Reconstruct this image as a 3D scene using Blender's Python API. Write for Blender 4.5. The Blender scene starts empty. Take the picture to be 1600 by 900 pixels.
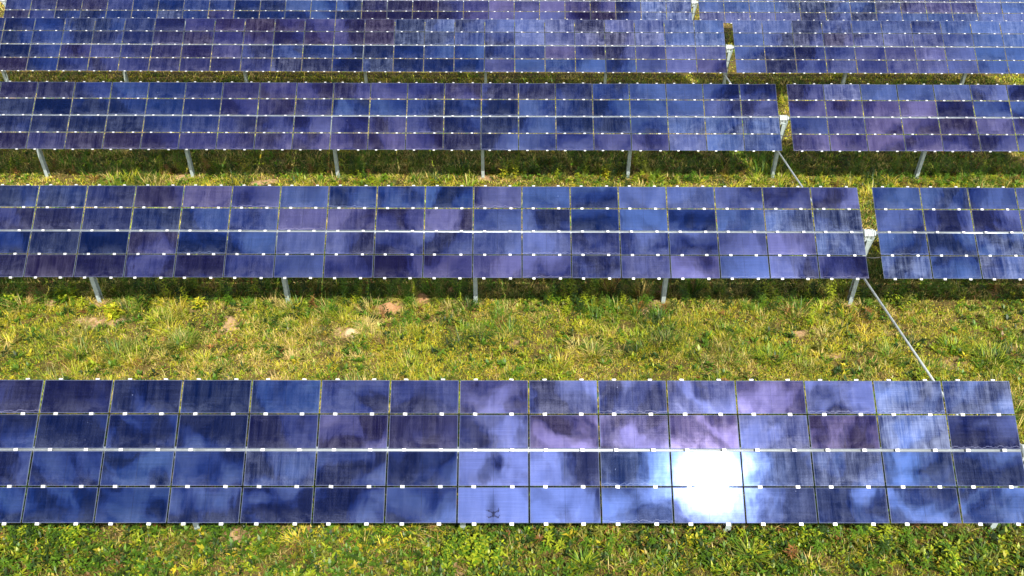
import bpy, bmesh, math, random
import numpy as np
from mathutils import Vector, Matrix

R = math.radians
S = bpy.context.scene
COL = S.collection
rng = np.random.default_rng(7)

# ------------------------------------------------------------------ measures
TH = 0.6932                      # tilt of the tables
CT, ST = math.cos(TH), math.sin(TH)
PX, PV, MID = 1.22, 0.6055, 0.0095
PW, PH, PT = PX - 0.027, PV - 0.025, 0.008
GAP = 0.347                      # opening between two tables of one row
H0 = 2.12                        # height of the front axis above the ground
ROW_Y = [0.0, 7.35, 14.754, 22.139, 29.458]
ROW_Z = [H0, H0 + .072, H0 + .104, H0 + .136, H0 + .036]
ROW_X = [0.0, -.0225, -.0367, -.1188, -.1028]
TUBE_OFF = 0.105                 # tube axis below the glass plane
SUN_DIR = Vector((0.2424, -0.5870, 0.7724)).normalized()
NRM = Vector((0, -ST, CT))


# ------------------------------------------------------------------ helpers
def link(o, parent=None):
    COL.objects.link(o)
    if parent is not None:
        o.parent = parent
    return o


def tag(o, label=None, cat=None, group=None, kind=None):
    if label: o['label'] = label
    if cat: o['category'] = cat
    if group: o['group'] = group
    if kind: o['kind'] = kind
    return o


def empty(name, loc, label, cat, group=None):
    o = bpy.data.objects.new(name, None)
    o.empty_display_size = 0.3
    o.location = loc
    link(o)
    return tag(o, label, cat, group)


def to_mesh(bm, name, mats, smooth=False):
    me = bpy.data.meshes.new(name)
    bm.normal_update()
    if smooth:
        for f in bm.faces: f.smooth = True
    bm.to_mesh(me); bm.free()
    for m in (mats if isinstance(mats, (list, tuple)) else [mats]):
        me.materials.append(m)
    return me


def box(bm, c, s, mi=0, M=None):
    vs = []
    for dx, dy, dz in ((-1,-1,-1),(1,-1,-1),(1,1,-1),(-1,1,-1),(-1,-1,1),(1,-1,1),(1,1,1),(-1,1,1)):
        v = Vector((c[0]+dx*s[0]/2, c[1]+dy*s[1]/2, c[2]+dz*s[2]/2))
        vs.append(bm.verts.new(M @ v if M else v))
    for q in ((0,3,2,1),(4,5,6,7),(0,1,5,4),(1,2,6,5),(2,3,7,6),(3,0,4,7)):
        f = bm.faces.new([vs[i] for i in q]); f.material_index = mi
    return vs


def tube(bm, pts, rad, seg=12, cap=True, mi=0):
    pts = [Vector(p) for p in pts]
    rads = rad if isinstance(rad, (list, tuple)) else [rad]*len(pts)
    rings = []
    prev = None
    for i, p in enumerate(pts):
        d = (pts[min(i+1, len(pts)-1)] - pts[max(i-1, 0)])
        if d.length < 1e-9: d = prev
        d = d.normalized(); prev = d
        a = Vector((0, 0, 1)) if abs(d.z) < .9 else Vector((1, 0, 0))
        u = d.cross(a).normalized(); v = d.cross(u)
        rings.append([bm.verts.new(p + (u*math.cos(2*math.pi*k/seg) + v*math.sin(2*math.pi*k/seg))*rads[i]) for k in range(seg)])
    for a, b in zip(rings, rings[1:]):
        for k in range(seg):
            f = bm.faces.new((a[k], b[k], b[(k+1) % seg], a[(k+1) % seg])); f.material_index = mi
    if cap:
        bm.faces.new(rings[0]); bm.faces.new(list(reversed(rings[-1])))


# ------------------------------------------------------------------ value noise
_L = np.random.default_rng(3).random((256, 256))


def vn(x, y, s, o=0):
    x = x*s + 37.3*o + 500; y = y*s + 91.7*o + 500
    xi = np.floor(x).astype(int); yi = np.floor(y).astype(int)
    fx = x - xi; fy = y - yi
    fx = fx*fx*(3-2*fx); fy = fy*fy*(3-2*fy)
    g = lambda a, b: _L[a % 256, b % 256]
    return (g(xi, yi)*(1-fx) + g(xi+1, yi)*fx)*(1-fy) + (g(xi, yi+1)*(1-fx) + g(xi+1, yi+1)*fx)*fy


def fbm(x, y, s, o=0, n=4):
    a, t, w = 0, 0, 1
    for i in range(n):
        a = a + w*vn(x, y, s*2**i, o+i*5); t += w; w *= .55
    return a/t


def sstep(v, lo, hi):
    t = np.clip((v-lo)/(hi-lo), 0, 1); return t*t*(3-2*t)


# ------------------------------------------------------------------ node helpers
class NT:
    def __init__(s, tree):
        s.t = tree
    def n(s, typ, **kw):
        nd = s.t.nodes.new(typ)
        for k, v in kw.items(): setattr(nd, k, v)
        return nd
    def l(s, a, b): s.t.links.new(a, b)
    def put(s, sock, v):
        if hasattr(v, 'default_value') or hasattr(v, 'is_linked'): s.l(v, sock)
        else: sock.default_value = v
    def math(s, op, a, b=None, c=None, clamp=False):
        nd = s.n('ShaderNodeMath', operation=op); nd.use_clamp = clamp
        s.put(nd.inputs[0], a)
        if b is not None: s.put(nd.inputs[1], b)
        if c is not None: s.put(nd.inputs[2], c)
        return nd.outputs[0]
    def vmath(s, op, a, b=None):
        nd = s.n('ShaderNodeVectorMath', operation=op)
        s.put(nd.inputs[0], a)
        if b is not None: s.put(nd.inputs[1], b)
        return nd.outputs['Value'] if op in ('DOT_PRODUCT', 'LENGTH', 'DISTANCE') else nd.outputs[0]
    def mix(s, f, a, b, blend='MIX'):
        nd = s.n('ShaderNodeMix', data_type='RGBA', blend_type=blend)
        nd.clamp_factor = True
        s.put(nd.inputs[0], f); s.put(nd.inputs[6], a); s.put(nd.inputs[7], b)
        return nd.outputs[2]
    def noise(s, vec, scale, detail=3, rough=.55, dist=0.0, out=0):
        nd = s.n('ShaderNodeTexNoise')
        s.l(vec, nd.inputs['Vector'])
        nd.inputs['Scale'].default_value = scale; nd.inputs['Detail'].default_value = detail
        nd.inputs['Roughness'].default_value = rough; nd.inputs['Distortion'].default_value = dist
        return nd.outputs[out]
    def ramp(s, v, lo, hi, a=0.0, b=1.0, smooth=True):
        nd = s.n('ShaderNodeMapRange', interpolation_type='SMOOTHSTEP' if smooth else 'LINEAR')
        s.put(nd.inputs[0], v)
        nd.inputs[1].default_value = lo; nd.inputs[2].default_value = hi
        nd.inputs[3].default_value = a; nd.inputs[4].default_value = b
        return nd.outputs[0]
    def sep(s, v):
        nd = s.n('ShaderNodeSeparateXYZ'); s.l(v, nd.inputs[0]); return nd.outputs
    def comb(s, x, y, z):
        nd = s.n('ShaderNodeCombineXYZ')
        for i, q in enumerate((x, y, z)): s.put(nd.inputs[i], q)
        return nd.outputs[0]
    def scale(s, v, sc):
        nd = s.n('ShaderNodeVectorMath', operation='MULTIPLY'); s.l(v, nd.inputs[0]); nd.inputs[1].default_value = sc
        return nd.outputs[0]


def new_mat(name):
    m = bpy.data.materials.new(name); m.use_nodes = True
    m.node_tree.nodes.clear()
    T = NT(m.node_tree)
    out = T.n('ShaderNodeOutputMaterial')
    return m, T, out


def principled(name, col, rough=.5, metal=0.0, noise_amt=.25, scale=12.0, spec=.5, col2=None, bump=0.0):
    m, T, out = new_mat(name)
    p = T.n('ShaderNodeBsdfPrincipled')
    tc = T.n('ShaderNodeTexCoord').outputs['Object']
    n = T.noise(tc, scale, 5, .6)
    c2 = col2 or tuple(c*(1-noise_amt*1.6) for c in col)
    c = T.mix(T.ramp(n, .3, .7), (*c2, 1), (*col, 1))
    T.l(c, p.inputs['Base Color'])
    p.inputs['Metallic'].default_value = metal
    T.l(T.ramp(n, .3, .7, rough+.08, rough-.06), p.inputs['Roughness'])
    p.inputs['Specular IOR Level'].default_value = spec
    if bump:
        b = T.n('ShaderNodeBump'); b.inputs['Strength'].default_value = .5; b.inputs['Distance'].default_value = bump
        T.l(n, b.inputs['Height']); T.l(b.outputs[0], p.inputs['Normal'])
    T.l(p.outputs[0], out.inputs[0])
    return m


M_GALV = principled('galvanised_steel', (.56, .60, .58), .38, .75, .22, 9)
M_POST = principled('weathered_galvanised_steel', (.40, .47, .46), .55, .10, .16, 6)
M_TUBE = principled('bright_galvanised_tube', (.47, .52, .55), .48, .65, .15, 5)
M_CLIP = principled('white_clip', (.62, .63, .63), .42, .15, .15, 30)
M_HOUSE = principled('pale_cast_housing', (.50, .55, .54), .45, .2, .18, 14)
M_BLACK = principled('black_rubber', (.012, .012, .013), .5, 0, .3, 20)
M_DRONE = principled('dark_drone_shell', (.004, .004, .005), .85, 0, .2, 40, .1)


# ------------------------------------------------------------------ panel glass
def make_glass(name='thin_film_glass'):
    m, T, out = new_mat(name)
    tc = T.n('ShaderNodeTexCoord').outputs['Object']
    info = T.n('ShaderNodeObjectInfo')
    rnd = info.outputs['Random']
    cs = T.n('ShaderNodeSeparateColor'); T.l(info.outputs['Color'], cs.inputs[0])
    dust, purp, dark = cs.outputs[0], cs.outputs[1], cs.outputs[2]
    x, y, z = T.sep(tc)
    off = T.math('MULTIPLY', rnd, 173.0)
    pos = T.comb(T.math('ADD', x, off), T.math('ADD', y, T.math('MULTIPLY', rnd, 71.0)), T.math('MULTIPLY', rnd, 39.0))
    # deposits: streaks running down the slope, fine lines of the laser scribes across it
    streak_f = T.noise(T.scale(pos, (46, 1.1, 1)), 1, 3, .6)
    streak_c = T.noise(T.scale(pos, (9, .9, 1)), 1, 3, .6)
    blot = T.noise(pos, 3.2, 4, .6, .6)
    scribe = T.noise(T.scale(pos, (1.1, 75, 1)), 1, 2, .6)
    grit = T.noise(pos, 120, 2, .6)
    # amount of dust on the glass
    low = T.ramp(y, .02, -.29, 0.0, .45)                       # dirt gathers at the low edge
    s = T.math('ADD', T.math('MULTIPLY', T.ramp(streak_f, .38, .76), .40), T.math('MULTIPLY', T.ramp(streak_c, .32, .74), .55))
    s = T.math('ADD', s, T.math('MULTIPLY', T.ramp(blot, .42, .72), .5))
    s = T.math('MULTIPLY', s, T.ramp(scribe, .3, .62, .72, 1.08))
    d1 = T.math('MULTIPLY', s, T.math('ADD', dust, .015))
    lowf = T.math('MULTIPLY', T.math('MULTIPLY', low, T.ramp(grit, .35, .65)), T.math('MULTIPLY', T.ramp(blot, .35, .6), .35))
    d = T.math('ADD', d1, lowf)
    # tide lines and droppings
    wob = T.noise(T.comb(T.math('MULTIPLY', T.math('ADD', x, off), 9.0), off, 0.0), 1, 4, .6)
    yl = T.math('ADD', T.math('ADD', y, .335), T.math('MULTIPLY', wob, -.16))
    tide = T.ramp(T.math('ABSOLUTE', yl), .003, .009, 1.0, 0.0)
    tide = T.math('MULTIPLY', tide, T.ramp(rnd, .80, .84))
    vor = T.n('ShaderNodeTexVoronoi'); vor.inputs['Scale'].default_value = 3.4
    T.l(pos, vor.inputs['Vector'])
    spot = T.math('ADD', vor.outputs['Distance'], T.math('MULTIPLY', T.noise(pos, 38, 3, .7), .10))
    spotm = T.math('MULTIPLY', T.ramp(spot, .066, .080, 1.0, 0.0), T.ramp(rnd, .35, .38))
    d = T.math('ADD', d, T.math('ADD', T.math('MULTIPLY', tide, .30), T.math('MULTIPLY', spotm, .7)), clamp=True)
    dcol = T.mix(purp, (.27, .33, .52, 1), (.42, .36, .50, 1))
    # absorber colour below the glass
    base = T.mix(purp, (.0010, .0040, .024, 1), (.006, .003, .017, 1))
    base = T.mix(T.ramp(scribe, .35, .65), T.mix(.35, base, (0, 0, 0, 1)), base)
    mid = T.ramp(T.math('ABSOLUTE', x), .0022, .0040, 1.0, 0.0)
    base = T.mix(T.math('MULTIPLY', mid, .85), base, (.001, .001, .004, 1))
    ex = T.ramp(T.math('ABSOLUTE', x), PW/2-.013, PW/2-.010)
    ey = T.ramp(T.math('ABSOLUTE', y), PH/2-.012, PH/2-.009)
    edge = T.math('MAXIMUM', ex, ey)
    base = T.mix(T.math('MULTIPLY', edge, .9), base, (.055, .065, .11, 1))
    col = T.mix(T.math('MULTIPLY', d, .62), base, dcol)
    dif = T.n('ShaderNodeBsdfDiffuse'); T.l(col, dif.inputs[0])
    # anti-reflective glass: bluish to violet mirror
    tint = T.mix(purp, (.092, .172, .440, 1), (.225, .172, .375, 1))
    tint = T.mix(T.math('MULTIPLY', dark, .6), tint, (.04, .05, .13, 1))
    tint = T.mix(T.ramp(scribe, .3, .7), T.mix(.14, tint, (0, 0, 0, 1)), tint)
    tint = T.mix(T.ramp(streak_c, .25, .75), T.mix(.10, tint, (0, 0, 0, 1)), tint)
    tint = T.mix(edge, tint, (.05, .07, .14, 1))
    tint = T.mix(T.math('MULTIPLY', mid, .6), tint, (.02, .03, .08, 1))
    tint = T.mix(T.math('MULTIPLY', d, .5), tint, (.0, .0, .0, 1))
    bmp = T.n('ShaderNodeBump'); bmp.inputs['Strength'].default_value = 1.0; bmp.inputs['Distance'].default_value = 1.0
    h = T.math('MULTIPLY', T.noise(T.scale(pos, (1, 1.15, 1)), 1.7, 1, .5), .0014)
    h = T.math('ADD', h, T.math('MULTIPLY', T.noise(T.scale(pos, (1.5, .7, 1)), 5.0, 1, .5), .0003))
    h = T.math('MULTIPLY', h, info.outputs['Alpha'])
    T.l(h, bmp.inputs['Height'])
    g1 = T.n('ShaderNodeBsdfGlossy', distribution='GGX'); T.l(tint, g1.inputs['Color']); g1.inputs['Roughness'].default_value = .02
    T.l(bmp.outputs[0], g1.inputs['Normal'])
    haze = T.mix(.0, tint, tint)
    g2 = T.n('ShaderNodeBsdfGlossy', distribution='GGX'); T.l(haze, g2.inputs['Color'])
    T.l(T.ramp(blot, .3, .7, 0.064, .084), g2.inputs['Roughness'])
    T.l(bmp.outputs[0], g2.inputs['Normal'])
    mg = T.n('ShaderNodeMixShader'); mg.inputs[0].default_value = .075
    T.l(g1.outputs[0], mg.inputs[1]); T.l(g2.outputs[0], mg.inputs[2])
    ad = T.n('ShaderNodeAddShader'); T.l(dif.outputs[0], ad.inputs[0]); T.l(mg.outputs[0], ad.inputs[1])
    T.l(ad.outputs[0], out.inputs[0])
    return m


M_GLASS = make_glass()
M_EDGE = principled('laminate_edge', (.22, .30, .30), .3, 0, .2, 20)


def panel_mesh(clips):
    bm = bmesh.new()
    box(bm, (0, 0, -PT/2), (PW, PH, PT), 1)
    for f in bm.faces:
        if f.normal.z > .5 or all(v.co.z > -1e-6 for v in f.verts): f.material_index = 0
    for c in clips:
        add_clip(bm, c, 2, 0.45 if c[1] > 0 else .75)
    return to_mesh(bm, 'solar_panel', [M_GLASS, M_EDGE, M_CLIP])


def add_clip(bm, c, mi=0, ky=1.0):
    # clamp plate with a bolt head, riding over the joint between two panels
    x, y = c
    vs = box(bm, (x, y, .006), (.068, .045*ky, .010), mi)
    box(bm, (x, y, .0135), (.020, .020, .005), mi)
    box(bm, (x, y, -.018), (.030, .012, .036), mi)


CLX = (-.325, .315)


def clip_spots(q):
    """clips of a panel in row q (0 = top): those along its low edge, and the top edge too for the top row"""
    lo = -PV/2 if q != 1 else -PV/2 - MID*.9
    sp = [(x, lo - (.004 if q == 3 else 0)) for x in CLX]
    if q == 0: sp += [(x, PV/2 + .004) for x in CLX]
    return sp


ME_PANEL = panel_mesh([])
ME_PANEL_FAR = {q: panel_mesh(clip_spots(q)) for q in range(4)}
_b = bmesh.new(); add_clip(_b, (0, 0)); ME_CLIP = to_mesh(_b, 'clip', M_CLIP)


def rail_mesh():
    bm = bmesh.new()
    L = 4*PV + 2*MID + .02
    box(bm, (0, 0, -.012-.0195), (.050, L, .003))
    box(bm, (-.024, 0, -.034), (.003, L, .026))
    box(bm, (.024, 0, -.034), (.003, L, .026))
    return to_mesh(bm, 'mounting_rail', M_GALV)


ME_RAIL = rail_mesh()


def post_mesh(h):
    bm = bmesh.new()
    z = h/2 - .15
    box(bm, (0, 0, z), (.008, .125, h+.3))
    box(bm, (0, .066, z), (.105, .007, h+.3))
    box(bm, (0, -.066, z), (.105, .007, h+.3))
    box(bm, (0, 0, h - .02), (.13, .17, .010))       # saddle of the bearing
    return to_mesh(bm, 'post', M_POST)


def plane_pt(k, x, v):
    """point at slope coordinate v in the glass plane of row k (local to the table, z above ground)"""
    return Vector((x, v*CT, ROW_Z[k] + v*ST))


AXIS_DY, AXIS_DZ = TUBE_OFF*ST, -TUBE_OFF*CT
ROWNAME = ['front', 'second', 'third', 'fourth', 'farthest']


def look(k, side, j, q, rd):
    """soiling, violet tint, darkness and tilt of one panel"""
    n = lambda: rd.random()
    sm = lambda f, o: float(vn(np.array([j*f + side*40.0]), np.array([q*.9 + k*7.3]), 1.0, o)[0])
    dust = .10*n() + .10*max(0, sm(.5, 3)-.5)
    purp = min(max((sm(.30, 1) - .35)*1.1, 0), .7) + .07*n()
    dark = .35*n()**2 + .4*max(0, sm(.4, 2)-.55)
    if n() < .045: purp = .4 + .3*n()
    if n() < .02: dust = .18 + .15*n()
    tx, ty = rd.gauss(0, .42), rd.gauss(0, .42)
    if side == 0 and k == 0:
        ov = {(-1,0):(.42,.1,.1),(-2,0):(.48,.1,.1),(-3,0):(.15,.35,0),(-4,0):(.1,.75,.4),(-5,0):(.25,.4,0),
              (-6,0):(.2,.35,0),(-7,0):(.2,.35,0),(-8,0):(.08,.55,.1),(-9,0):(.1,.35,0),(-10,0):(.08,.3,0),
              (-1,1):(.05,.3,.9),(-2,1):(.62,.1,.1),(-3,1):(.1,.85,.2),(-4,1):(.3,.35,0),(-5,1):(.22,.85,0),
              (-6,1):(.2,.7,0),(-7,1):(.1,.8,0),(-8,1):(.1,.4,0),(-9,1):(.08,.55,.2),(-10,1):(.08,.6,0),(-11,1):(.05,.35,.2),
              (-1,2):(.1,.15,.4),(-2,2):(.15,.05,0),(-3,2):(.35,.2,0),(-4,2):(.3,.2,0),(-5,2):(.25,.1,0),
              (-6,2):(.2,.1,0),(-11,2):(.18,.2,.1),(-1,3):(.12,.1,.1),(-2,3):(.1,.15,.2),(-3,3):(.1,.2,.1),(-4,3):(.1,.3,0)}
        if (j, q) in ov: dust, purp, dark = ov[(j, q)]
        elif j < -8: purp *= .5 if q > 1 else 1.0; dust *= .6
        if q >= 2: purp *= .6
    if k == 1 and side == 0:
        if q == 3 and -12 < j < -3: purp = .3 + .4*n()
        if (j, q) in ((-1,1),(-1,2),(-2,1)): dust = .28 + .12*n(); purp = .05
    if k == 1 and side == 1 and (j, q) in ((0,3),(2,3),(2,2)): dust = .36
    if k == 2 and side == 0 and j > -4 and q > 1: dust = .22 + .15*n()
    if k == 2 and side == 1: purp = min(1, purp + .06)
    if k == 3 and q < 2 and j > -13 and side == 0: dust = .16 + .26*n(); purp *= .6
    if k == 3 and q < 2 and side == 1: dust = .12 + .22*n()
    if k == 3 and j > -18 and j < -11 and q < 2: purp = .5 + .4*n(); dust *= .6
    if k == 4 and j > -3 and side == 0: dust = .5; purp = .1
    if k == 4 and side == 1: dust = .15 + .2*n()
    if k == 4 and -14 < j < -3 and side == 0: purp = .4 + .4*n()
    if k == 0 and (j, q) == (-8, 3): tx, ty = 0.0, 1.0           # faces the drone
    if k == 0 and (j, q) in ((-5, 2), (-5, 3), (-4, 2), (-6, 2), (-4, 3), (-6, 3)): tx, ty = 0.0, 0.0
    if k == 0 and q == 1 and j in (-4, -5, -6): tx, ty = -.7, .1
    return dust, purp, dark, tx, ty


def make_table(k, side, ncol, label):
    ox = ROW_X[k]
    x0 = -ncol*PX if side == 0 else GAP
    root = empty('solar_table', (ox + x0 + ncol*PX/2, ROW_Y[k], 0), label, 'solar table', 'tilted tables of solar panels')
    cx = x0 + ncol*PX/2
    # torque tube
    bm = bmesh.new()
    a, b = (x0 - .16, 0.01) if side == 0 else (GAP - .01, x0 + ncol*PX + .2)
    tube(bm, [(a - cx, AXIS_DY, ROW_Z[k] + AXIS_DZ), (b - cx, AXIS_DY, ROW_Z[k] + AXIS_DZ)], .0635, 20)
    link(bpy.data.objects.new('torque_tube', to_mesh(bm, 'torque_tube', M_TUBE, True)), root)
    # posts
    pm = post_mesh(ROW_Z[k] + AXIS_DZ - .06)
    xs = [.19 - 4.965*i for i in range(1, 8)] if side == 0 else [.19 + 4.965*i for i in range(1, 5)]
    for x in xs:
        if x0 - .1 < x < x0 + ncol*PX + .1:
            o = link(bpy.data.objects.new('post', pm), root)
            o.location = (x - cx, AXIS_DY*.6, 0)
    far = k >= 2
    rd = random.Random(100*k + 17*side + 3)
    for jj in range(ncol):
        j = jj - ncol if side == 0 else jj
        xc = (x0 + (jj + .5)*PX) - cx
        for rx in CLX:
            o = link(bpy.data.objects.new('mounting_rail', ME_RAIL), root)
            o.location = plane_pt(k, xc + rx, 0); o.rotation_euler = (TH, 0, 0)
        for q in range(4):
            v = (1.5 - q)*PV + (MID if q < 2 else -MID)
            o = link(bpy.data.objects.new('solar_panel', ME_PANEL_FAR[q] if far else ME_PANEL), root)
            dust, purp, dark, tx, ty = look(k, side, j, q, rd)
            o.location = plane_pt(k, xc, v)
            o.rotation_euler = (Matrix.Rotation(TH, 3, 'X') @ Matrix.Rotation(R(tx), 3, 'X') @ Matrix.Rotation(R(ty), 3, 'Y')).to_euler()
            o.color = (dust, purp, dark, .12 if (k, side, j, q) == (0, 0, -8, 3) else 1)
            if not far:
                for c in clip_spots(q):
                    cl = link(bpy.data.objects.new('clip', ME_CLIP), o)
                    cl.location = (c[0] + rd.gauss(0, .008), c[1], .001); cl.rotation_euler.z = rd.gauss(0, .04)
                    if c[1] > 0: cl.scale.y = .5
    return root


make_table(0, 0, 16, 'front row solar table with bright white sun glare on its glass')
make_table(1, 0, 19, 'long blue solar table of the second row, just behind the wide grass strip')
make_table(1, 1, 5, 'short stretch of solar table at the right end of the second row')
make_table(2, 0, 23, 'long solar table of the third row, dark navy at its left end')
make_table(2, 1, 8, 'violet solar table of the third row, right of the drive gap')
make_table(3, 0, 26, 'long solar table of the fourth row with dusty streaks in the middle')
make_table(3, 1, 11, 'streaky solar table of the fourth row, right of the drive gap')
make_table(4, 0, 27, 'farthest solar table at the top edge, cut by the frame, left of the gap')
make_table(4, 1, 14, 'farthest solar table at the top right corner, right of the gap')


# ------------------------------------------------------------------ drives in the gaps
def make_drive(k, gx, label):
    root = empty('gear_drive', (gx, ROW_Y[k], 0), label, 'gear drive', 'gear drives between the tables')
    az = ROW_Z[k] + AXIS_DZ
    pm = post_mesh(az - .12)
    o = link(bpy.data.objects.new('post', pm), root); o.location = (.02, AXIS_DY*.6, 0)
    bm = bmesh.new()                                     # ribbed eight-sided housing
    L0, L1 = -.150, .085
    prof = [(L0, .10), (L0+.012, .128), (L0+.034, .128), (L0+.038, .112), (L0+.10, .112), (L0+.104, .124), (L0+.128, .124),
            (L0+.132, .112), (L1-.040, .112), (L1-.036, .130), (L1-.006, .130), (L1, .10)]
    tube(bm, [(x, AXIS_DY, az) for x, r in prof], [r for x, r in prof], 8)
    box(bm, (-.03, AXIS_DY, az - .13), (.13, .16, .10))
    for f in bm.faces: f.smooth = False
    link(bpy.data.objects.new('housing', to_mesh(bm, 'housing', M_HOUSE)), root)
    bm = bmesh.new()
    tube(bm, [(.084, AXIS_DY, az), (.172, AXIS_DY, az)], .052, 16)
    tube(bm, [(.112, AXIS_DY, az), (.140, AXIS_DY, az)], .100, 8)
    link(bpy.data.objects.new('shaft_collar', to_mesh(bm, 'shaft_collar', M_HOUSE)), root)
    bm = bmesh.new()                                     # two arms that meet at the push rod
    bot = Vector((.035, AXIS_DY, 1.06 + .035))
    for x, w in ((.125, .036), (.055, .026)):
        tube(bm, [(x, AXIS_DY - .05, az - .08), (bot.x + (x-.07)*.35, bot.y, bot.z)], w, 6)
    link(bpy.data.objects.new('drive_arm', to_mesh(bm, 'drive_arm', M_POST)), root)
    bm = bmesh.new()
    box(bm, (.02, AXIS_DY, 1.06), (.12, .16, .13))
    tube(bm, [(-.07, AXIS_DY, 1.06), (.12, AXIS_DY, 1.06)], .028, 10)
    link(bpy.data.objects.new('rod_bracket', to_mesh(bm, 'rod_bracket', M_GALV)), root)
    return root


GXL = GAP/2
make_drive(0, ROW_X[0] + GXL, 'pale ribbed gear drive at the right edge, beside the front row table')
make_drive(1, ROW_X[1] + GXL, 'pale ribbed gear drive in the gap of the second row')
make_drive(2, ROW_X[2] + GXL, 'pale ribbed gear drive in the gap of the third row')
make_drive(3, ROW_X[3] + GXL, 'pale ribbed gear drive in the gap of the fourth row')
make_drive(4, ROW_X[4] + GXL, 'small white gear drive in the gap of the farthest row')
make_drive(4, ROW_X[4] - 27*PX - GXL, 'white gear drive in the top left corner, off the end of the farthest table')


def make_rod(k, label):
    a = Vector((ROW_X[k] + GXL - .012, ROW_Y[k] + AXIS_DY + .09, 1.06))
    b = Vector((ROW_X[k+1] + GXL - .012, ROW_Y[k+1] + AXIS_DY - .09, 1.06))
    bm = bmesh.new()
    tube(bm, [Vector(), b - a], .027, 14)
    o = link(bpy.data.objects.new('push_rod', to_mesh(bm, 'push_rod', M_HOUSE, True)))
    o.location = a
    tag(o, label, 'push rod', 'push rods linking the rows')


make_rod(0, 'long thin steel push rod crossing the wide grass strip in front of the second row')
make_rod(1, 'steel push rod from the second row gap to the third row gap')
make_rod(2, 'short visible piece of steel push rod between the third and fourth rows')
make_rod(3, 'steel push rod under the fourth row towards the farthest row')


def make_cable(k, label):
    v = -PV - MID
    p = plane_pt(k, 0, v - .02); n = NRM*(-.035)
    x0, x1 = ROW_X[k] - .06, ROW_X[k] + GAP + .06
    pts = []
    for i in range(13):
        t = i/12
        pts.append(Vector((x0 + (x1-x0)*t, ROW_Y[k] + p.y + n.y, p.z + n.z - .035*math.sin(math.pi*t))))
    bm = bmesh.new(); tube(bm, [q - pts[0] for q in pts], .014, 8)
    o = link(bpy.data.objects.new('jumper_cable', to_mesh(bm, 'jumper_cable', M_BLACK, True)))
    o.location = pts[0]
    tag(o, label, 'cable', 'black cables bridging the gaps')


make_cable(1, 'black cable bridging the gap below the second row gear drive')
make_cable(2, 'black cable bridging the gap below the third row gear drive')
make_cable(3, 'black cable bridging the gap below the fourth row gear drive')
make_cable(4, 'thin black cable bridging the gap of the farthest row')


BARE = [(-19.47, 6.50, .75, .32, .95), (-20.9, 7.3, .25, .2, .6), (-16.0, 6.4, .28, .42, .7), (-12.86, 6.02, .30, .25, .6), (-12.04, 7.05, .40, .25, .6),
        (-11.19, 7.45, .3, .2, .6), (-10.4, 7.55, .3, .2, .6), (-3.70, 6.56, .33, .18, .6), (-4.55, 7.2, .25, .25, .45), (-0.96, 5.17, .34, .2, .55),
        (-1.55, 6.03, .22, .2, .6), (-5.3, 7.0, .2, .3, .6), (-14.0, -.15, .5, .22, .45), (-13.3, .1, .45, .2, .45),
        (-17.2, 14.4, .8, .25, .7), (-16.2, 15.5, .6, .2, .6), (-10.5, 22.9, 1.2, .3, .6), (-20., 14.7, .5, .3, .6), (1.6, 22.8, 1.0, .4, .6), (-2.3, .1, .4, .25, .3)]


def bareness(x, y):
    b = np.zeros_like(x)
    wob = fbm(x, y, 3.4, 31, 4) - .5
    for bx, by, rx, ry, am in BARE:
        d = np.sqrt(((x-bx)/rx)**2 + ((y-by)/ry)**2) + wob*2.6
        b = np.maximum(b, am*(1 - sstep(d, .3, 1.4)))
    for k in range(5):                                     # worn soil round the feet of the posts
        for i in range(-7, 5):
            px_, py_ = ROW_X[k] + .19 + 4.965*i, ROW_Y[k] - .05
            d = np.sqrt(((x-px_)/.38)**2 + ((y-py_)/.26)**2) + wob*1.2
            b = np.maximum(b, (.2 if k == 0 else .6)*(1 - sstep(d, .3, 1.2)))
    n = fbm(x, y, .9, 11, 4)
    return np.maximum(b, .35*sstep(n, .67, .78))


def under(x, y):
    """1 in the band below each table where the mower does not reach"""
    u = np.zeros_like(x)
    for k in range(5):
        d = y - ROW_Y[k]
        wob = (fbm(x, y, .8, 51+k, 3)-.5)*.9
        u = np.maximum(u, sstep(d + wob, -.15, .35)*(1 - sstep(d + wob, 1.7, 2.4)))
    return u


# ------------------------------------------------------------------ ground
def ground_h(x, y):
    return .05*(fbm(x, y, .35, 71, 3) - .5)


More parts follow.
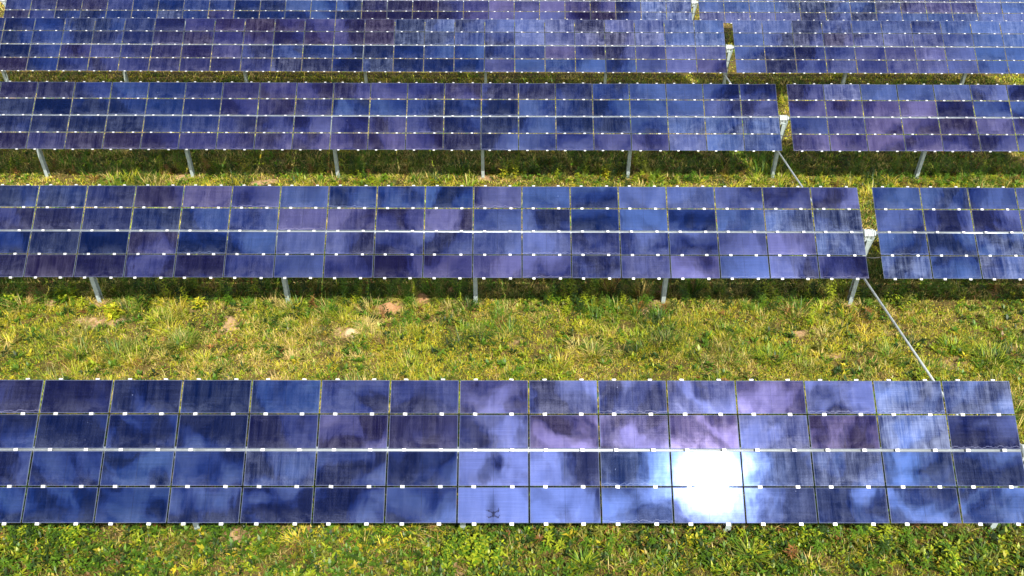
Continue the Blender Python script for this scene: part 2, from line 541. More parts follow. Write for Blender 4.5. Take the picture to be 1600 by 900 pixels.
def make_ground():
    X0, X1, Y0, Y1, st = -46, 30, -8, 44, .16
    nx, ny = int((X1-X0)/st)+1, int((Y1-Y0)/st)+1
    gx, gy = np.meshgrid(np.linspace(X0, X1, nx), np.linspace(Y0, Y1, ny))
    xs, ys = gx.ravel(), gy.ravel()
    fade = np.minimum.reduce([xs-X0, X1-xs, ys-Y0, Y1-ys]); fade = np.clip(fade/2, 0, 1)
    zs = ground_h(xs, ys)*fade
    co = np.c_[xs, ys, zs]
    idx = np.arange(nx*ny).reshape(ny, nx)
    q = np.stack([idx[:-1, :-1], idx[:-1, 1:], idx[1:, 1:], idx[1:, :-1]], -1).reshape(-1, 4)
    # one sheet out to the horizon: rings of quads round the dense field
    border = [idx[0, i] for i in range(0, nx-1)] + [idx[i, nx-1] for i in range(0, ny-1)] + [idx[ny-1, i] for i in range(nx-1, 0, -1)] + [idx[i, 0] for i in range(ny-1, 0, -1)]
    cx, cy = (X0+X1)/2, (Y0+Y1)/2
    verts = [co]; prev = np.array(border); base = nx*ny; extra = []
    for s in (1.5, 3, 8, 25, 60):
        ring = np.c_[(co[border, 0]-cx)*s+cx, (co[border, 1]-cy)*s+cy, np.zeros(len(border))]
        verts.append(ring); cur = base + np.arange(len(border)); base += len(border)
        nxt = np.roll(np.arange(len(border)), -1)
        extra.append(np.stack([prev, cur, cur[nxt], prev[nxt]], -1)); prev = cur
    co = np.vstack(verts); q = np.vstack([q]+extra)
    me = bpy.data.meshes.new('ground')
    me.from_pydata(co.tolist(), [], q.tolist()); me.update()
    at = me.attributes.new('bare', 'FLOAT', 'POINT')
    at.data.foreach_set('value', bareness(co[:, 0], co[:, 1]).astype(np.float32))
    m, T, out = new_mat('field_soil')
    p = T.n('ShaderNodeBsdfPrincipled')
    tc = T.n('ShaderNodeTexCoord').outputs['Object']
    a = T.n('ShaderNodeAttribute'); a.attribute_name = 'bare'
    n1 = T.noise(tc, .7, 4, .6); n2 = T.noise(tc, 9, 5, .65); n3 = T.noise(tc, 45, 4, .7); n4 = T.noise(tc, 3.0, 4, .6, .5)
    soil = T.mix(T.ramp(n2, .3, .7), (.30, .165, .075, 1), (.52, .35, .20, 1))
    soil = T.mix(T.math('MULTIPLY', T.ramp(n3, .55, .75), .6), soil, (.60, .46, .30, 1))
    thatch = T.mix(T.ramp(n3, .35, .65), (.06, .038, .014, 1), (.22, .15, .05, 1))
    green = T.mix(T.ramp(n3, .35, .65), (.022, .022, .006, 1), (.09, .085, .018, 1))
    cover = T.mix(T.ramp(n4, .35, .65), green, thatch)
    c = T.mix(T.ramp(T.math('ADD', a.outputs['Fac'], T.math('MULTIPLY', T.math('SUBTRACT', n2, .5), .5)), .2, .6), cover, soil)
    T.l(c, p.inputs['Base Color']); p.inputs['Roughness'].default_value = .95; p.inputs['Specular IOR Level'].default_value = .1
    b = T.n('ShaderNodeBump'); b.inputs['Strength'].default_value = .8; b.inputs['Distance'].default_value = .03
    T.l(T.math('ADD', n3, n2), b.inputs['Height']); T.l(b.outputs[0], p.inputs['Normal'])
    T.l(p.outputs[0], out.inputs[0])
    me.materials.append(m)
    for poly in me.polygons: poly.use_smooth = True
    o = link(bpy.data.objects.new('ground', me)); o['kind'] = 'structure'


make_ground()


# ------------------------------------------------------------------ leaves
def leaf_mat():
    m, T, out = new_mat('leaf')
    a = T.n('ShaderNodeAttribute'); a.attribute_name = 'tint'
    d = T.n('ShaderNodeBsdfDiffuse'); t = T.n('ShaderNodeBsdfTranslucent')
    g = T.n('ShaderNodeBsdfGlossy'); g.inputs['Roughness'].default_value = .45; g.inputs['Color'].default_value = (.9, .95, .9, 1)
    tcol = T.mix(1.0, a.outputs['Color'], (1.0, 1.05, .55, 1), 'MULTIPLY')
    T.l(a.outputs['Color'], d.inputs[0]); T.l(tcol, t.inputs[0])
    mx = T.n('ShaderNodeMixShader'); mx.inputs[0].default_value = .28
    T.l(d.outputs[0], mx.inputs[1]); T.l(t.outputs[0], mx.inputs[2])
    m2 = T.n('ShaderNodeMixShader'); m2.inputs[0].default_value = .022
    T.l(mx.outputs[0], m2.inputs[1]); T.l(g.outputs[0], m2.inputs[2])
    T.l(m2.outputs[0], out.inputs[0])
    return m


M_LEAF = leaf_mat()


def leaves(base, phi, L, W, el, droop, col, kind):
    """base (N,3); phi heading; L length; W width; el start elevation; droop how far it bends over. Returns verts, quads, colours"""
    N = len(base)
    d = np.c_[np.cos(phi), np.sin(phi)]
    s = np.c_[-np.sin(phi), np.cos(phi), np.zeros(N)]
    def along(t):
        e = el - droop*t
        e2 = el - droop*t*.5
        r = L*t*np.cos(e2); h = L*t*np.sin(e2)
        return base + np.c_[d*r[:, None], h]
    p0, pm, p1 = along(np.zeros(N)), along(np.full(N, .5)), along(np.ones(N))
    w = (W/2)[:, None]
    if kind == 'blade':
        V = np.stack([p0 - s*w*.8, p0 + s*w*.8, pm + s*w*.9, pm - s*w*.9, p1 + s*w*.25, p1 - s*w*.25], 1)
        F = np.array([[0, 1, 2, 3], [3, 2, 4, 5]])
        C = np.stack([col*.8, col*.8, col, col, col*1.05, col*1.05], 1)
    else:
        fold = np.c_[np.zeros((N, 2)), (W*.18)]
        q = along(np.full(N, .42))
        V = np.stack([p0, q + s*w + fold, p1, q - s*w + fold], 1)
        F = np.array([[0, 1, 2, 3]])
        C = np.stack([col*.88, col, col*1.04, col], 1)
    nv = V.shape[1]
    Q = (F[None] + (np.arange(N)*nv)[:, None, None]).reshape(-1, 4)
    return V.reshape(-1, 3), Q, C.reshape(-1, 3)


class Veg:
    def __init__(s): s.v, s.q, s.c, s.n = [], [], [], 0
    def add(s, base, phi, L, W, el, droop, col, kind):
        if len(base) == 0: return
        v, q, c = leaves(base, phi, L, W, el, droop, col, kind)
        s.v.append(v); s.q.append(q + s.n); s.c.append(c); s.n += len(v)
    def mesh(s, name, origin=None):
        v = np.vstack(s.v).astype(np.float32); q = np.vstack(s.q).astype(np.int32); c = np.vstack(s.c)
        if origin is not None: v = v - np.array(origin, dtype=np.float32)
        me = bpy.data.meshes.new(name)
        me.vertices.add(len(v)); me.vertices.foreach_set('co', v.ravel())
        me.loops.add(q.size); me.loops.foreach_set('vertex_index', q.ravel())
        me.polygons.add(len(q)); me.polygons.foreach_set('loop_start', np.arange(0, q.size, 4, dtype=np.int32))
        try: me.polygons.foreach_set('loop_total', np.full(len(q), 4, dtype=np.int32))
        except Exception: pass
        me.update(calc_edges=True)
        at = me.attributes.new('tint', 'FLOAT_COLOR', 'POINT')
        at.data.foreach_set('color', np.c_[np.clip(c, 0, 1), np.ones(len(c))].astype(np.float32).ravel())
        me.materials.append(M_LEAF)
        return me


PAL = dict(yellow=(.56, .47, .030), lime=(.33, .39, .020), green=(.10, .20, .013), deep=(.030, .065, .010), straw=(.64, .48, .16), rust=(.28, .13, .04), olive=(.18, .185, .028))
PAL = {k: np.array(v) for k, v in PAL.items()}


def pick(w):
    """w: dict name -> (N,) weight; returns colour per leaf"""
    names = list(w); W = np.stack([np.maximum(w[n], 0) for n in names], 1); W = W.cumsum(1)/W.sum(1, keepdims=True)
    u = rng.random(len(W))[:, None]
    i = (u > W).sum(1).clip(0, len(names)-1)
    c = np.stack([PAL[n] for n in names])[i]
    j = rng.normal(1, .16, (len(c), 1)) * rng.normal(1, .05, (len(c), 3))
    return c*np.clip(j, .5, 1.6)


def scatter(x0, x1, y0, y1, dens):
    n = int((x1-x0)*(y1-y0)*dens)
    return rng.uniform(x0, x1, n), rng.uniform(y0, y1, n)


def zcol(x, y): return np.c_[x, y, ground_h(x, y)]


def grass_zone(V, x0, x1, y0, y1, dens, ws, fresh=0.0):
    # points clump round tussock centres
    x, y = scatter(x0, x1, y0, y1, dens)
    cl = fbm(x, y, 3.2, 1, 3); med = fbm(x, y, 1.1, 2, 4); big = fbm(x, y, .28, 3, 3)
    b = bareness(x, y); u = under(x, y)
    keep = rng.random(len(x)) < np.clip(.18 + 1.5*sstep(cl, .30, .62), 0, 1)*(1 - .97*b)
    x, y, cl, med, big, u, b = (a[keep] for a in (x, y, cl, med, big, u, b))
    tall = sstep(fbm(x, y, 1.4, 8, 3), .56, .72)
    west = np.clip((-9 - x)/10, -.6, 1)*.05
    dry = sstep(fbm(x, y, .9, 14, 4)*.7 + big*.3 + west, .44, .60)
    lush = sstep(fbm(x, y, 1.3, 21, 4), .50, .64)
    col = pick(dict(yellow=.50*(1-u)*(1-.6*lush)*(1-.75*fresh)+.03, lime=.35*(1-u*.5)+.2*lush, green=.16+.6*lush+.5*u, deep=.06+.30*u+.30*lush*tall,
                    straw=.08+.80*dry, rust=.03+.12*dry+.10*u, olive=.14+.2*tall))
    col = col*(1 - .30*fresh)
    N = len(x)
    L = (.055 + .06*rng.random(N))*(.75+.5*cl)*(1+1.1*tall+.9*u)
    W = ws*(.6+.8*rng.random(N))
    el = np.abs(rng.normal(.95, .32, N)).clip(.1, 1.5); el = el*(1-.0*tall)
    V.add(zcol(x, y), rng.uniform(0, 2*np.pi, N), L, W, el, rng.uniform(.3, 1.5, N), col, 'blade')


def cover_zone(V, x0, x1, y0, y1, dens, size, front=False):
    # small broad leaves: clover, dock, plantain
    x, y = scatter(x0, x1, y0, y1, dens)
    n = fbm(x, y, 1.6, 41, 4); m2 = fbm(x, y, 4.5, 45, 3)
    b = bareness(x, y); u = under(x, y)
    thr = .40 if front else .50
    keep = rng.random(len(x)) < sstep(n*.6+m2*.4, thr-.08, thr+.10)*(1 - .95*b)
    x, y, n, u = (a[keep] for a in (x, y, n, u))
    pt = fbm(x, y, .7, 61, 3)
    if front: col = pick(dict(lime=.35+0*x, green=.60+.3*u, yellow=.08*sstep(pt, .4, .6)+.01, deep=.12+.25*u, rust=.03+.14*u, olive=.2+0*x))
    else: col = pick(dict(lime=.42+0*x, yellow=.34*(1-u), green=.28+.4*u, deep=.05+.25*u, olive=.22+0*x))
    N = len(x)
    L = size*(.55+.9*rng.random(N)); W = L*rng.uniform(.32, .62, N)
    h = rng.random(N)*(.10 if front else .06)*(1+.8*u)
    base = zcol(x, y); base[:, 2] += h
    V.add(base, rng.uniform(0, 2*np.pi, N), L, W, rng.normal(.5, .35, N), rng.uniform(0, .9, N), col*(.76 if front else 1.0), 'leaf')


def tussocks(V, x0, x1, y0, y1, per_m2, nb, ws, size=1.0, rich=False):
    x, y = scatter(x0, x1, y0, y1, per_m2)
    f = fbm(x, y, .8, 101, 4); u = under(x, y); b = bareness(x, y)
    keep = (rng.random(len(x)) < sstep(f, .32, .62)) & (b < .45)
    x, y, u = x[keep], y[keep], u[keep]
    lush = sstep(fbm(x, y, .6, 111, 3) + np.clip((x + 9)/10, -.6, 1)*.06, .42, .60); dry = sstep(fbm(x, y, .5, 121, 3), .45, .62)
    N = len(x)
    big = rng.random(N)**2.2
    edge = sum(np.exp(-((y - ROW_Y[k] + .35)/.45)**2)*(.55 if k < 3 else 1.5) for k in range(1, 5))
    hgt = (.10 + .24*big + .10*u)*size*(1 + edge); rad = (.05 + .17*big)*size
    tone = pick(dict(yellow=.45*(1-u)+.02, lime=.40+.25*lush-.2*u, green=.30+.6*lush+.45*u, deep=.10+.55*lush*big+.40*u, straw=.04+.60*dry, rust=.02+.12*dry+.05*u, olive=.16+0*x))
    if rich: tone = pick(dict(green=.6+0*x, deep=.5+0*x, olive=.25+0*x, lime=.12+0*x))
    n = (nb*(.5 + 1.2*big)).astype(int)
    i = np.repeat(np.arange(N), n); M = len(i)
    a = rng.uniform(0, 2*np.pi, M); r = rad[i]*np.sqrt(rng.random(M))
    bx, by = x[i] + r*np.cos(a), y[i] + r*np.sin(a)
    col = tone[i]*rng.normal(1, .20, (M, 1)).clip(.45, 1.7)
    swap = rng.random(M) < (.03 if rich else .14)
    col[swap] = PAL['straw']*rng.normal(.9, .15, (swap.sum(), 1)).clip(.4, 1.4)
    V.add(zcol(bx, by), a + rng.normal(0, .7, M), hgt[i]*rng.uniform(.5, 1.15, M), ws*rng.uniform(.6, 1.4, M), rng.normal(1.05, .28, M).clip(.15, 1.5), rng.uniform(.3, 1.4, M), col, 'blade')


G = Veg()
grass_zone(G, -21, 4, -2.2, 2.0, 850, .010, .8)
grass_zone(G, -27, 9, 2.0, 9.6, 1450, .0095)
grass_zone(G, -31, 13, 9.6, 17.2, 620, .017)
grass_zone(G, -36, 18, 17.2, 25, 300, .024)
grass_zone(G, -43, 25, 25, 41, 90, .034)
tussocks(G, -21, 4, -2.2, 2.0, 5, 26, .011, .9)
tussocks(G, -27, 9, 2.0, 9.6, 11, 42, .0095)
tussocks(G, -27, 9, 2.0, 9.6, 1.7, 60, .012, 1.25, True)
tussocks(G, -21, 4, -2.2, 2.0, 1.6, 40, .012, 1.1, True)
tussocks(G, -31, 13, 9.6, 17.2, 1.6, 40, .016, 1.3, True)
tussocks(G, -31, 13, 9.6, 17.2, 8, 22, .017)
tussocks(G, -36, 18, 17.2, 25, 5, 16, .022)
tussocks(G, -43, 25, 25, 41, 2, 12, .03)
o = link(bpy.data.objects.new('grass', G.mesh('grass'))); tag(o, 'short yellow green grass with straw covering the field', 'grass', None, 'stuff')

K = Veg()
def rosettes(V, x0, x1, y0, y1, dens, size, nl, dim=1.0):
    x, y = scatter(x0, x1, y0, y1, dens)
    n = fbm(x, y, 1.5, 141, 4); b = bareness(x, y)
    keep = (rng.random(len(x)) < sstep(n, .28, .56)) & (b < .4)
    x, y = x[keep], y[keep]; N = len(x); u = under(x, y)
    tone = pick(dict(lime=.34+0*x, green=.80+.3*u, yellow=.03+.12*sstep(fbm(x, y, .6, 61, 3), .45, .6), deep=.30+.25*u, rust=.02+.10*u, olive=.16+0*x))
    sz = size*rng.uniform(.55, 1.35, N)
    i = np.repeat(np.arange(N), rng.integers(nl-3, nl+4, N)); M = len(i)
    L = sz[i]*rng.uniform(.6, 1.2, M)
    base = zcol(x[i] + rng.normal(0, .012, M), y[i] + rng.normal(0, .012, M)); base[:, 2] += rng.random(M)*.09
    V.add(base, rng.uniform(0, 6.283, M), L, L*rng.uniform(.22, .46, M), rng.normal(.85, .3, M), rng.uniform(.3, 1.3, M), dim*tone[i]*rng.normal(1, .18, (M, 1)).clip(.4, 1.6), 'leaf')


rosettes(K, -21, 4, -2.2, 1.6, 150, .105, 8, .76)
cover_zone(K, -21, 4, -2.2, 1.8, 260, .06, True)
rosettes(K, -27, 9, 1.6, 9.6, 20, .12, 9, .80)
rosettes(K, -31, 13, 9.6, 17.2, 9, .15, 7)
cover_zone(K, -27, 9, 1.8, 9.6, 380, .044)
cover_zone(K, -31, 13, 9.6, 17.2, 260, .060)
cover_zone(K, -36, 18, 17.2, 25, 90, .08)
o = link(bpy.data.objects.new('ground_cover', K.mesh('ground_cover'))); tag(o, 'small broad leaved weeds spread through the grass', 'weeds', None, 'stuff')


# tall weeds that stand in the unmown shade below the tables
def stalk_arrays(bx, by, hgt, nl, leafL, tone, rdg, spread=.10, width=.22):
    t = np.linspace(.12, 1, nl); n = nl
    lean = rdg.normal(0, .14, 2)*hgt
    x = bx + lean[0]*t**1.5 + rdg.normal(0, spread*.15, n); y = by + lean[1]*t**1.5 + rdg.normal(0, spread*.15, n)
    z = hgt*t
    phi = np.arange(n)*2.4 + rdg.uniform(0, 6); L = leafL*(1.15-.55*t)*rdg.uniform(.7, 1.2, n)
    return np.c_[x, y, z], phi, L, L*width, rdg.normal(.45, .25, n), rdg.uniform(.2, 1.0, n)


U = Veg()
for k in range(5):
    x0, x1 = (-20, 3) if k == 0 else (-26, 8) if k == 1 else (-30, 12) if k == 2 else (-35, 17) if k == 3 else (-40, 24)
    n = int((x1-x0)*(26 if k < 3 else 14))
    bxs = rng.uniform(x0, x1, n); bys = ROW_Y[k] + rng.normal(-.25 if k == 3 else .12, .48, n)
    den = fbm(bxs, bys, .55, 81+k, 3)
    ok = (den + rng.normal(0, .05, n) > .43) & (bareness(bxs, bys) < .5)
    if k == 0: ok &= (den > .5)
    for bx, by in zip(bxs[ok], bys[ok]):
        hgt = rng.uniform(.20, .66)*(1.2 if k == 1 else 1.0)*(.55 + .45*float(np.clip((by - ROW_Y[k] + .3)/.6, 0, 1)))
        nl = int(14 + hgt*42)
        p = stalk_arrays(bx, by, hgt, nl, rng.uniform(.10, .18), 0, rng)
        c0 = PAL[rng.choice(['green', 'deep', 'lime', 'olive', 'yellow', 'rust'], p=[.42, .24, .16, .12, .0, .06] if k < 3 else [.2, .05, .35, .15, .2, .05])]
        col = c0*rng.normal(1, .15, (nl, 1)).clip(.5, 1.5)*rng.normal(1, .05)
        U.add(*p, col, 'leaf')
o = link(bpy.data.objects.new('undergrowth', U.mesh('undergrowth'))); tag(o, 'tall dark green weeds growing in the shade below the tables', 'weeds', None, 'stuff')


# ------------------------------------------------------------------ plants that stand out one by one
def tuft(name, x, y, hgt, n, rad, cols, label, w=.014, el=1.15, droop=1.1):
    V = Veg(); r_ = np.random.default_rng(int(abs(x*100)+abs(y*10)))
    a = r_.uniform(0, 6.283, n); rr = rad*np.sqrt(r_.random(n))
    base = np.c_[rr*np.cos(a), rr*np.sin(a), np.zeros(n)]
    c = np.stack([PAL[k] for k in cols])[r_.integers(0, len(cols), n)]*r_.normal(1, .18, (n, 1)).clip(.5, 1.5)
    V.add(base, a + r_.normal(0, .6, n), hgt*r_.uniform(.55, 1.1, n), w*r_.uniform(.7, 1.3, n), np.clip(r_.normal(el, .22, n), .2, 1.5), droop*r_.uniform(.4, 1.2, n), c, 'blade')
    o = link(bpy.data.objects.new(name, V.mesh(name))); o.location = (x, y, float(ground_h(np.array([x]), np.array([y]))[0]))
    tag(o, label, 'grass tuft' if 'stalk' not in name else 'dry stalks')
    return o


def bushy(name, x, y, hgt, stems, rad, leafL, width, cols, label, per=22):
    V = Veg(); r_ = np.random.default_rng(int(abs(x*100)+abs(y*10))+5)
    for i in range(stems):
        a = r_.uniform(0, 6.283); q = rad*math.sqrt(r_.random())
        p = stalk_arrays(q*math.cos(a), q*math.sin(a), hgt*r_.uniform(.6, 1.05), per, leafL, 0, r_, .3, width)
        c = np.stack([PAL[k] for k in cols])[r_.integers(0, len(cols), per)]*r_.normal(1, .14, (per, 1)).clip(.5, 1.5)
        V.add(*p, c, 'leaf')
        st = np.array([[q*math.cos(a), q*math.sin(a), 0.0]])
        V.add(st, np.array([a]), np.array([hgt]), np.array([.012]), np.array([1.5]), np.array([.1]), np.array([PAL['olive']]), 'blade')
    o = link(bpy.data.objects.new(name, V.mesh(name))); o.location = (x, y, float(ground_h(np.array([x]), np.array([y]))[0]))
    tag(o, label, 'weed')
    return o


bushy('leafy_weed', -20.57, 7.38, .46, 7, .16, .20, .42, ['lime', 'green', 'lime'], 'bright green bushy weed left of the leftmost post of the second row')
bushy('leafy_weed', -19.10, 6.72, .40, 7, .15, .17, .45, ['yellow', 'lime', 'lime'], 'yellow green leafy weed just right of the leftmost post foot of the second row')
bushy('leafy_weed', -16.95, 7.10, .32, 4, .11, .13, .45, ['lime', 'yellow'], 'small lime green weed midway between the two leftmost posts of the second row')
bushy('leafy_weed', -18.45, 7.35, .42, 7, .20, .16, .40, ['green', 'deep', 'olive'], 'dark dull green weed in the shade right of the leftmost post of the second row')
bushy('leafy_weed', -21.95, 7.35, .40, 6, .18, .16, .4, ['green', 'lime'], 'green weed at the left edge of the photo under the second row')
bushy('tall_weed', -7.75, 7.35, .50, 5, .18, .12, .34, ['lime', 'green', 'green'], 'pale green tall weed at the left end of a clump under the second row')
bushy('tall_weed', -7.30, 7.38, .62, 6, .14, .11, .30, ['lime', 'lime', 'green'], 'tallest upright green weed in the clump under the second row')
bushy('tall_weed', -6.75, 7.30, .46, 5, .18, .11, .32, ['green', 'lime'], 'green tall weed at the right end of the clump under the second row')
bushy('broad_leaved_weed', -9.35, -.62, .46, 11, .30, .13, .52, ['lime', 'lime', 'green'], 'lush bright weed with oval leaves at the bottom edge, right of a hidden post', 26)
bushy('broad_leaved_weed', -9.95, -.55, .50, 10, .30, .09, .40, ['green', 'lime', 'green'], 'blue green feathery weed left of the lush oval leaved weed at the bottom edge', 30)
bushy('fern_weed', -11.10, -.10, .44, 6, .15, .11, .36, ['green', 'lime', 'green'], 'narrow upright fern like green weed against the low edge of the front table', 30)
bushy('leafy_weed', -14.3, .02, .34, 6, .18, .12, .40, ['green', 'deep'], 'dark green weed beside the leftmost visible post foot of the front row')
bushy('leafy_weed', -.95, -.78, .36, 6, .20, .11, .5, ['lime', 'green'], 'bright green weed near the bottom right corner of the photo')
bushy('leafy_weed', -16.9, -.15, .38, 6, .22, .12, .36, ['green', 'lime'], 'feathery green weed below the front table near the bottom left corner')
bushy('leafy_weed', -3.3, -.15, .36, 6, .2, .11, .4, ['green', 'lime', 'deep'], 'green weed below the front table, right of the sun glare')
bushy('tall_weed', -8.9, 14.75, .62, 9, .38, .13, .30, ['yellow', 'lime', 'lime'], 'yellow green tall weed patch beside a middle post of the third row')
bushy('tall_weed', -5.45, 14.85, .48, 6, .20, .13, .40, ['yellow', 'lime'], 'yellow flowering weed left of a post under the right half of the third row')
bushy('tall_weed', -17.9, 15.0, .66, 4, .10, .11, .30, ['yellow', 'lime'], 'yellow spire of weed standing under the left part of the third row')
bushy('leafy_weed', 1.5, 7.35, .50, 10, .5, .14, .36, ['green', 'lime', 'deep'], 'dense green weed under the short right table of the second row')
tuft('grass_tuft', -3.90, 7.80, .75, 110, .12, ['green', 'deep', 'green'], 'spiky dark green grass tuft in the shade right of the second row posts', .018, 1.25, .8)
tuft('grass_tuft', -5.00, 5.60, .36, 260, .26, ['green', 'deep', 'olive'], 'round dark green grass tuft in the middle of the wide strip')
tuft('grass_tuft', -6.85, 5.12, .38, 190, .22, ['olive', 'green', 'straw'], 'olive grass tuft left of the round dark tuft')
tuft('grass_tuft', -5.65, 5.35, .25, 90, .12, ['deep', 'green'], 'small dark grass tuft between the olive tuft and the round dark tuft')
tuft('grass_tuft', -16.9, 5.50, .38, 240, .34, ['olive', 'olive', 'green'], 'wide olive grass tuft in the left half of the wide strip')
tuft('grass_tuft', -18.3, 5.15, .34, 160, .3, ['olive', 'green'], 'olive grass tuft left of the wide olive tuft in the left half')
tuft('grass_tuft', 2.70, 4.95, .42, 220, .3, ['green', 'deep', 'lime'], 'big dark green grass tuft right of the push rod')
tuft('grass_tuft', 2.0, 5.4, .34, 120, .24, ['green', 'lime'], 'smaller green grass tuft behind the big dark tuft right of the push rod')
tuft('grass_tuft', -2.6, 5.0, .34, 200, .28, ['lime', 'green'], 'lush green grass tuft left of the bare patch near the push rod')
tuft('grass_tuft', -7.55, -.80, .34, 120, .10, ['green', 'lime'], 'spiky green grass tuft at the bottom edge of the photo', .014, 1.0, .7)
tuft('grass_tuft', -4.5, -.62, .36, 90, .10, ['green', 'olive', 'lime'], 'star shaped rosette of long leaves below the sun glare', .026, .75, .8)
tuft('dry_stalks', -6.15, 7.75, .85, 60, .10, ['rust', 'straw', 'rust'], 'brown dry stalks leaning out of the shade left of the pair', .012, 1.3, .5)
tuft('dry_stalks', -5.36, 7.45, .80, 60, .10, ['rust', 'straw', 'straw'], 'tan dry stalks beside the post foot, right of the pair', .012, 1.3, .5)
tuft('dry_stalks', -7.1, .10, .60, 60, .12, ['straw', 'rust', 'olive'], 'dry upright stalks below the front table right of its middle', .011, 1.3, .5)
tuft('dry_stalks', -10.7, .0, .42, 140, .3, ['rust', 'straw', 'rust'], 'rusty brown dead weeds under the low edge of the front table', .013, .8, 1.0)


def mound(x, y, rx, ry, h, c1, c2, label):
    bm = bmesh.new()
    rings, seg = 9, 28
    grid = []
    for i in range(rings+1):
        t = i/rings; row = []
        for s_ in range(seg):
            a = 2*math.pi*s_/seg
            px_, py_ = np.array([x + rx*t*math.cos(a)]), np.array([y + ry*t*math.sin(a)])
            w = 1 + 1.3*t*(float(fbm(px_, py_, 4.5, 91, 3)[0])-.5)
            z = h*(math.cos(t*math.pi)*.5+.5)*w + .09*(float(fbm(px_, py_, 11, 92, 3)[0])-.5)*(1-t*.6) - .03*t
            row.append(bm.verts.new((rx*t*w*math.cos(a), ry*t*w*math.sin(a), z)))
        grid.append(row)
    for i in range(rings):
        for s_ in range(seg):
            a, b, c, d = grid[i][s_], grid[i+1][s_], grid[i+1][(s_+1) % seg], grid[i][(s_+1) % seg]
            bm.faces.new((a, b, c, d))
    bmesh.ops.remove_doubles(bm, verts=bm.verts, dist=1e-4)
    m = principled('loose_soil', c1, .95, 0, .3, 26, .1, c2, .02)
    o = link(bpy.data.objects.new('dirt_mound', to_mesh(bm, 'dirt_mound', m, True)))
    o.location = (x, y, .0)
    tag(o, label, 'dirt mound', 'mounds of loose soil in the grass')


mound(-12.86, 6.02, .30, .26, .16, (.62, .46, .28), (.44, .30, .17), 'pale tan dirt mound out in the sunny grass of the wide strip')
mound(-12.04, 7.08, .42, .30, .20, (.42, .24, .12), (.28, .14, .065), 'large reddish brown dirt mound at the edge of the second row shade')
mound(-11.19, 7.50, .30, .24, .20, (.36, .20, .10), (.24, .12, .06), 'smaller brown dirt mound in the shade right of the large reddish one')
mound(-10.45, 7.80, .26, .22, .20, (.36, .20, .10), (.24, .12, .06), 'brown dirt mound in the shade nearest the middle post of the second row')


# ------------------------------------------------------------------ camera and the drone that carries it
r_ = Vector((0.99998693, -0.0028995, 0.00421118)); u_ = Vector((-0.00183866, 0.56461009, 0.82535572)); f_ = Vector((0.0047708, 0.82535268, -0.56459737))
CAM = Vector((-8.90243986, -9.60837013, 9.96283853 + H0))
cd = bpy.data.cameras.new('camera'); co = link(bpy.data.objects.new('camera', cd))
Mx = Matrix((( r_.x, u_.x, -f_.x, CAM.x), (r_.y, u_.y, -f_.y, CAM.y), (r_.z, u_.z, -f_.z, CAM.z), (0, 0, 0, 1)))
co.matrix_world = Mx
cd.sensor_width = 36; cd.lens = 36*1226.23/1600; cd.clip_start = .05; cd.clip_end = 6000
S.camera = co


def make_drone():
    loc = CAM + Vector((0, -.16, .06))
    root = empty('drone', loc, 'small dark four armed drone, seen only mirrored in the front row glass', 'drone')
    bm = bmesh.new()
    sect = [(-.11, .020, .018), (-.09, .036, .028), (-.03, .044, .034), (.05, .042, .034), (.095, .034, .028), (.115, .018, .016)]
    rings = [[bm.verts.new((w*math.cos(a), y, h*math.sin(a))) for a in [2*math.pi*i/12 for i in range(12)]] for y, w, h in sect]
    for a, b in zip(rings, rings[1:]):
        for i in range(12): bm.faces.new((a[i], b[i], b[(i+1) % 12], a[(i+1) % 12]))
    bm.faces.new(rings[0]); bm.faces.new(rings[-1][::-1])
    bmesh.ops.recalc_face_normals(bm, faces=bm.faces)
    link(bpy.data.objects.new('body', to_mesh(bm, 'body', M_DRONE, True)), root)
    for sx, sy in ((1, 1), (-1, 1), (1, -1), (-1, -1)):
        end = Vector((sx*.165, sy*.145, .015))
        bm = bmesh.new(); tube(bm, [(sx*.03, sy*.07, .0), end], [.020, .015], 8)
        tube(bm, [end + Vector((0, 0, -.025)), end + Vector((0, 0, .028))], .022, 12)
        arm = link(bpy.data.objects.new('arm', to_mesh(bm, 'arm', M_DRONE)), root)
        bm = bmesh.new(); a = .5 + sx*.7 + sy*.3
        for s2 in (0, math.pi):
            d = Vector((math.cos(a+s2), math.sin(a+s2), 0)); p = Vector((-d.y, d.x, 0)); z = Vector((0, 0, .002))
            c = end + Vector((0, 0, .031))
            q = [c + p*.006, c + d*.05 + p*.012, c + d*.105 + p*.004, c + d*.105 - p*.004, c + d*.05 - p*.012, c - p*.006]
            lo = [bm.verts.new(v) for v in q]; hi = [bm.verts.new(v + z) for v in q]
            bm.faces.new(lo[::-1]); bm.faces.new(hi)
            for i in range(6): bm.faces.new((lo[i], lo[(i+1) % 6], hi[(i+1) % 6], hi[i]))
        link(bpy.data.objects.new('propeller', to_mesh(bm, 'propeller', M_DRONE)), arm)
    bm = bmesh.new(); box(bm, (0, .125, -.02), (.045, .035, .04)); tube(bm, [(0, .14, -.02), (0, .152, -.02)], .014, 12)
    link(bpy.data.objects.new('gimbal', to_mesh(bm, 'gimbal', M_DRONE)), root)


make_drone()

# ------------------------------------------------------------------ sun, sky and clouds
sl = bpy.data.lights.new('sun', 'SUN'); so = link(bpy.data.objects.new('sun', sl))
sl.energy = 4.4; sl.angle = R(.55); sl.color = (1.0, .95, .86)
so.rotation_euler = SUN_DIR.to_track_quat('Z', 'Y').to_euler()
so.location = (0, -20, 40)

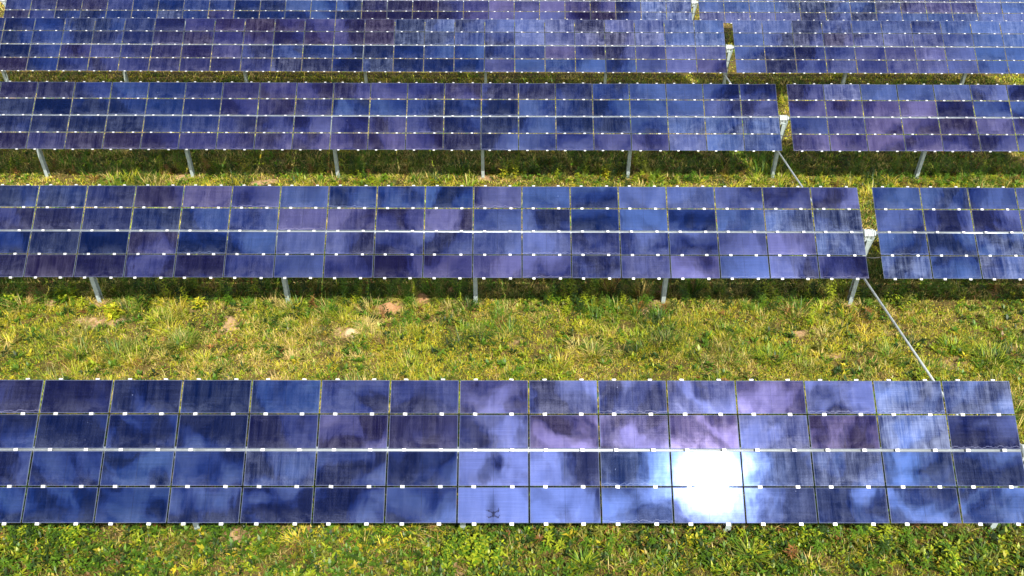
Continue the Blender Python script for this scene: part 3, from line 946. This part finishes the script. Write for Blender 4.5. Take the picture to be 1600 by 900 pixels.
W = bpy.data.worlds.new('World'); S.world = W; W.use_nodes = True
T = NT(W.node_tree)
bg = W.node_tree.nodes['Background']
sk = T.n('ShaderNodeTexSky', sky_type='NISHITA'); sk.sun_disc = False
sk.sun_elevation = math.asin(SUN_DIR.z); sk.sun_rotation = math.atan2(SUN_DIR.x, SUN_DIR.y)
sk.air_density = 1.0; sk.dust_density = .8; sk.ozone_density = 1.5
g = T.n('ShaderNodeTexCoord').outputs['Generated']
dirv = T.vmath('NORMALIZE', g)
dx, dy, dz = T.sep(dirv)
dzc = T.math('MAXIMUM', dz, .08)
P = T.comb(T.math('DIVIDE', dx, dzc), T.math('DIVIDE', dy, dzc), 0.0)
n1 = T.noise(P, 3.2, 4, .55, .8)
n2 = T.noise(T.scale(P, (1.0, .80, 1.0)), 10.5, 4, .46, .8)
n3 = T.noise(P, 2.1, 4, .55, .5)
pxs = T.sep(P)[0]
sd = T.vmath('DOT_PRODUCT', dirv, tuple(SUN_DIR))
near = T.math('ARCCOSINE', T.math('MINIMUM', sd, .99999))          # angle to the sun
pys = T.sep(P)[1]
west = T.math('MULTIPLY', T.ramp(pxs, -.68, .22, .46, 1.0), T.ramp(pys, -.80, -.15, 1.0, .70))                            # heavier cloud to the west
side2 = T.ramp(near, .42, .02)
mask = T.ramp(n1, .30, .42)
det = T.math('ADD', T.math('MULTIPLY', n2, .74), T.math('MULTIPLY', n3, .26))
det = T.math('SUBTRACT', det, T.ramp(pxs, -.62, .0, .030, 0.0))
drone_patch = T.vmath('DISTANCE', P, (.03, -.83, 0.0))                     # pale patch added to the clouds to set off the mirrored drone
det = T.math('ADD', det, T.ramp(drone_patch, .04, .20, .15, 0.0))
lum = T.math('ADD', T.math('MULTIPLY', T.ramp(det, .435, .64, .0, 16.5), west), .33)
lum = T.math('MULTIPLY', lum, T.math('ADD', 1.0, T.math('MULTIPLY', side2, 1.0)))
glow = T.ramp(near, .060, .010, 0.0, 1.0)
glow = T.math('MULTIPLY', glow, T.ramp(n2, .40, .58, .04, 1.0))
lum = T.math('ADD', lum, T.math('MULTIPLY', glow, 40.0))
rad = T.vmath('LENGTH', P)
lum = T.math('ADD', lum, T.ramp(rad, 1.30, 2.2, 0.0, 24.0))        # bright band low in the sky, added to lift the shade below the tables
hue = T.mix(T.ramp(lum, .4, 7.0), (.50, .80, 1.75, 1), (.96, .98, 1.04, 1))   # thin dark cloud lets blue through
cc = T.vmath('SCALE', hue); T.l(lum, cc.node.inputs[3])
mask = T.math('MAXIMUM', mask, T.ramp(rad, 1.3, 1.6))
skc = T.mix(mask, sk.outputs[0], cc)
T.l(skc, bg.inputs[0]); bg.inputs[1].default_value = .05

# ------------------------------------------------------------------ render settings
S.render.engine = 'CYCLES'
S.view_settings.view_transform = 'Standard'; S.view_settings.look = 'None'
S.view_settings.exposure = .9; S.view_settings.gamma = 1
S.view_settings.use_curve_mapping = False
S.cycles.max_bounces = 6; S.cycles.diffuse_bounces = 3; S.cycles.glossy_bounces = 3; S.cycles.transmission_bounces = 3
S.cycles.use_denoising = True
S.cycles.caustics_reflective = False; S.cycles.caustics_refractive = False
S.cycles.sample_clamp_indirect = 6
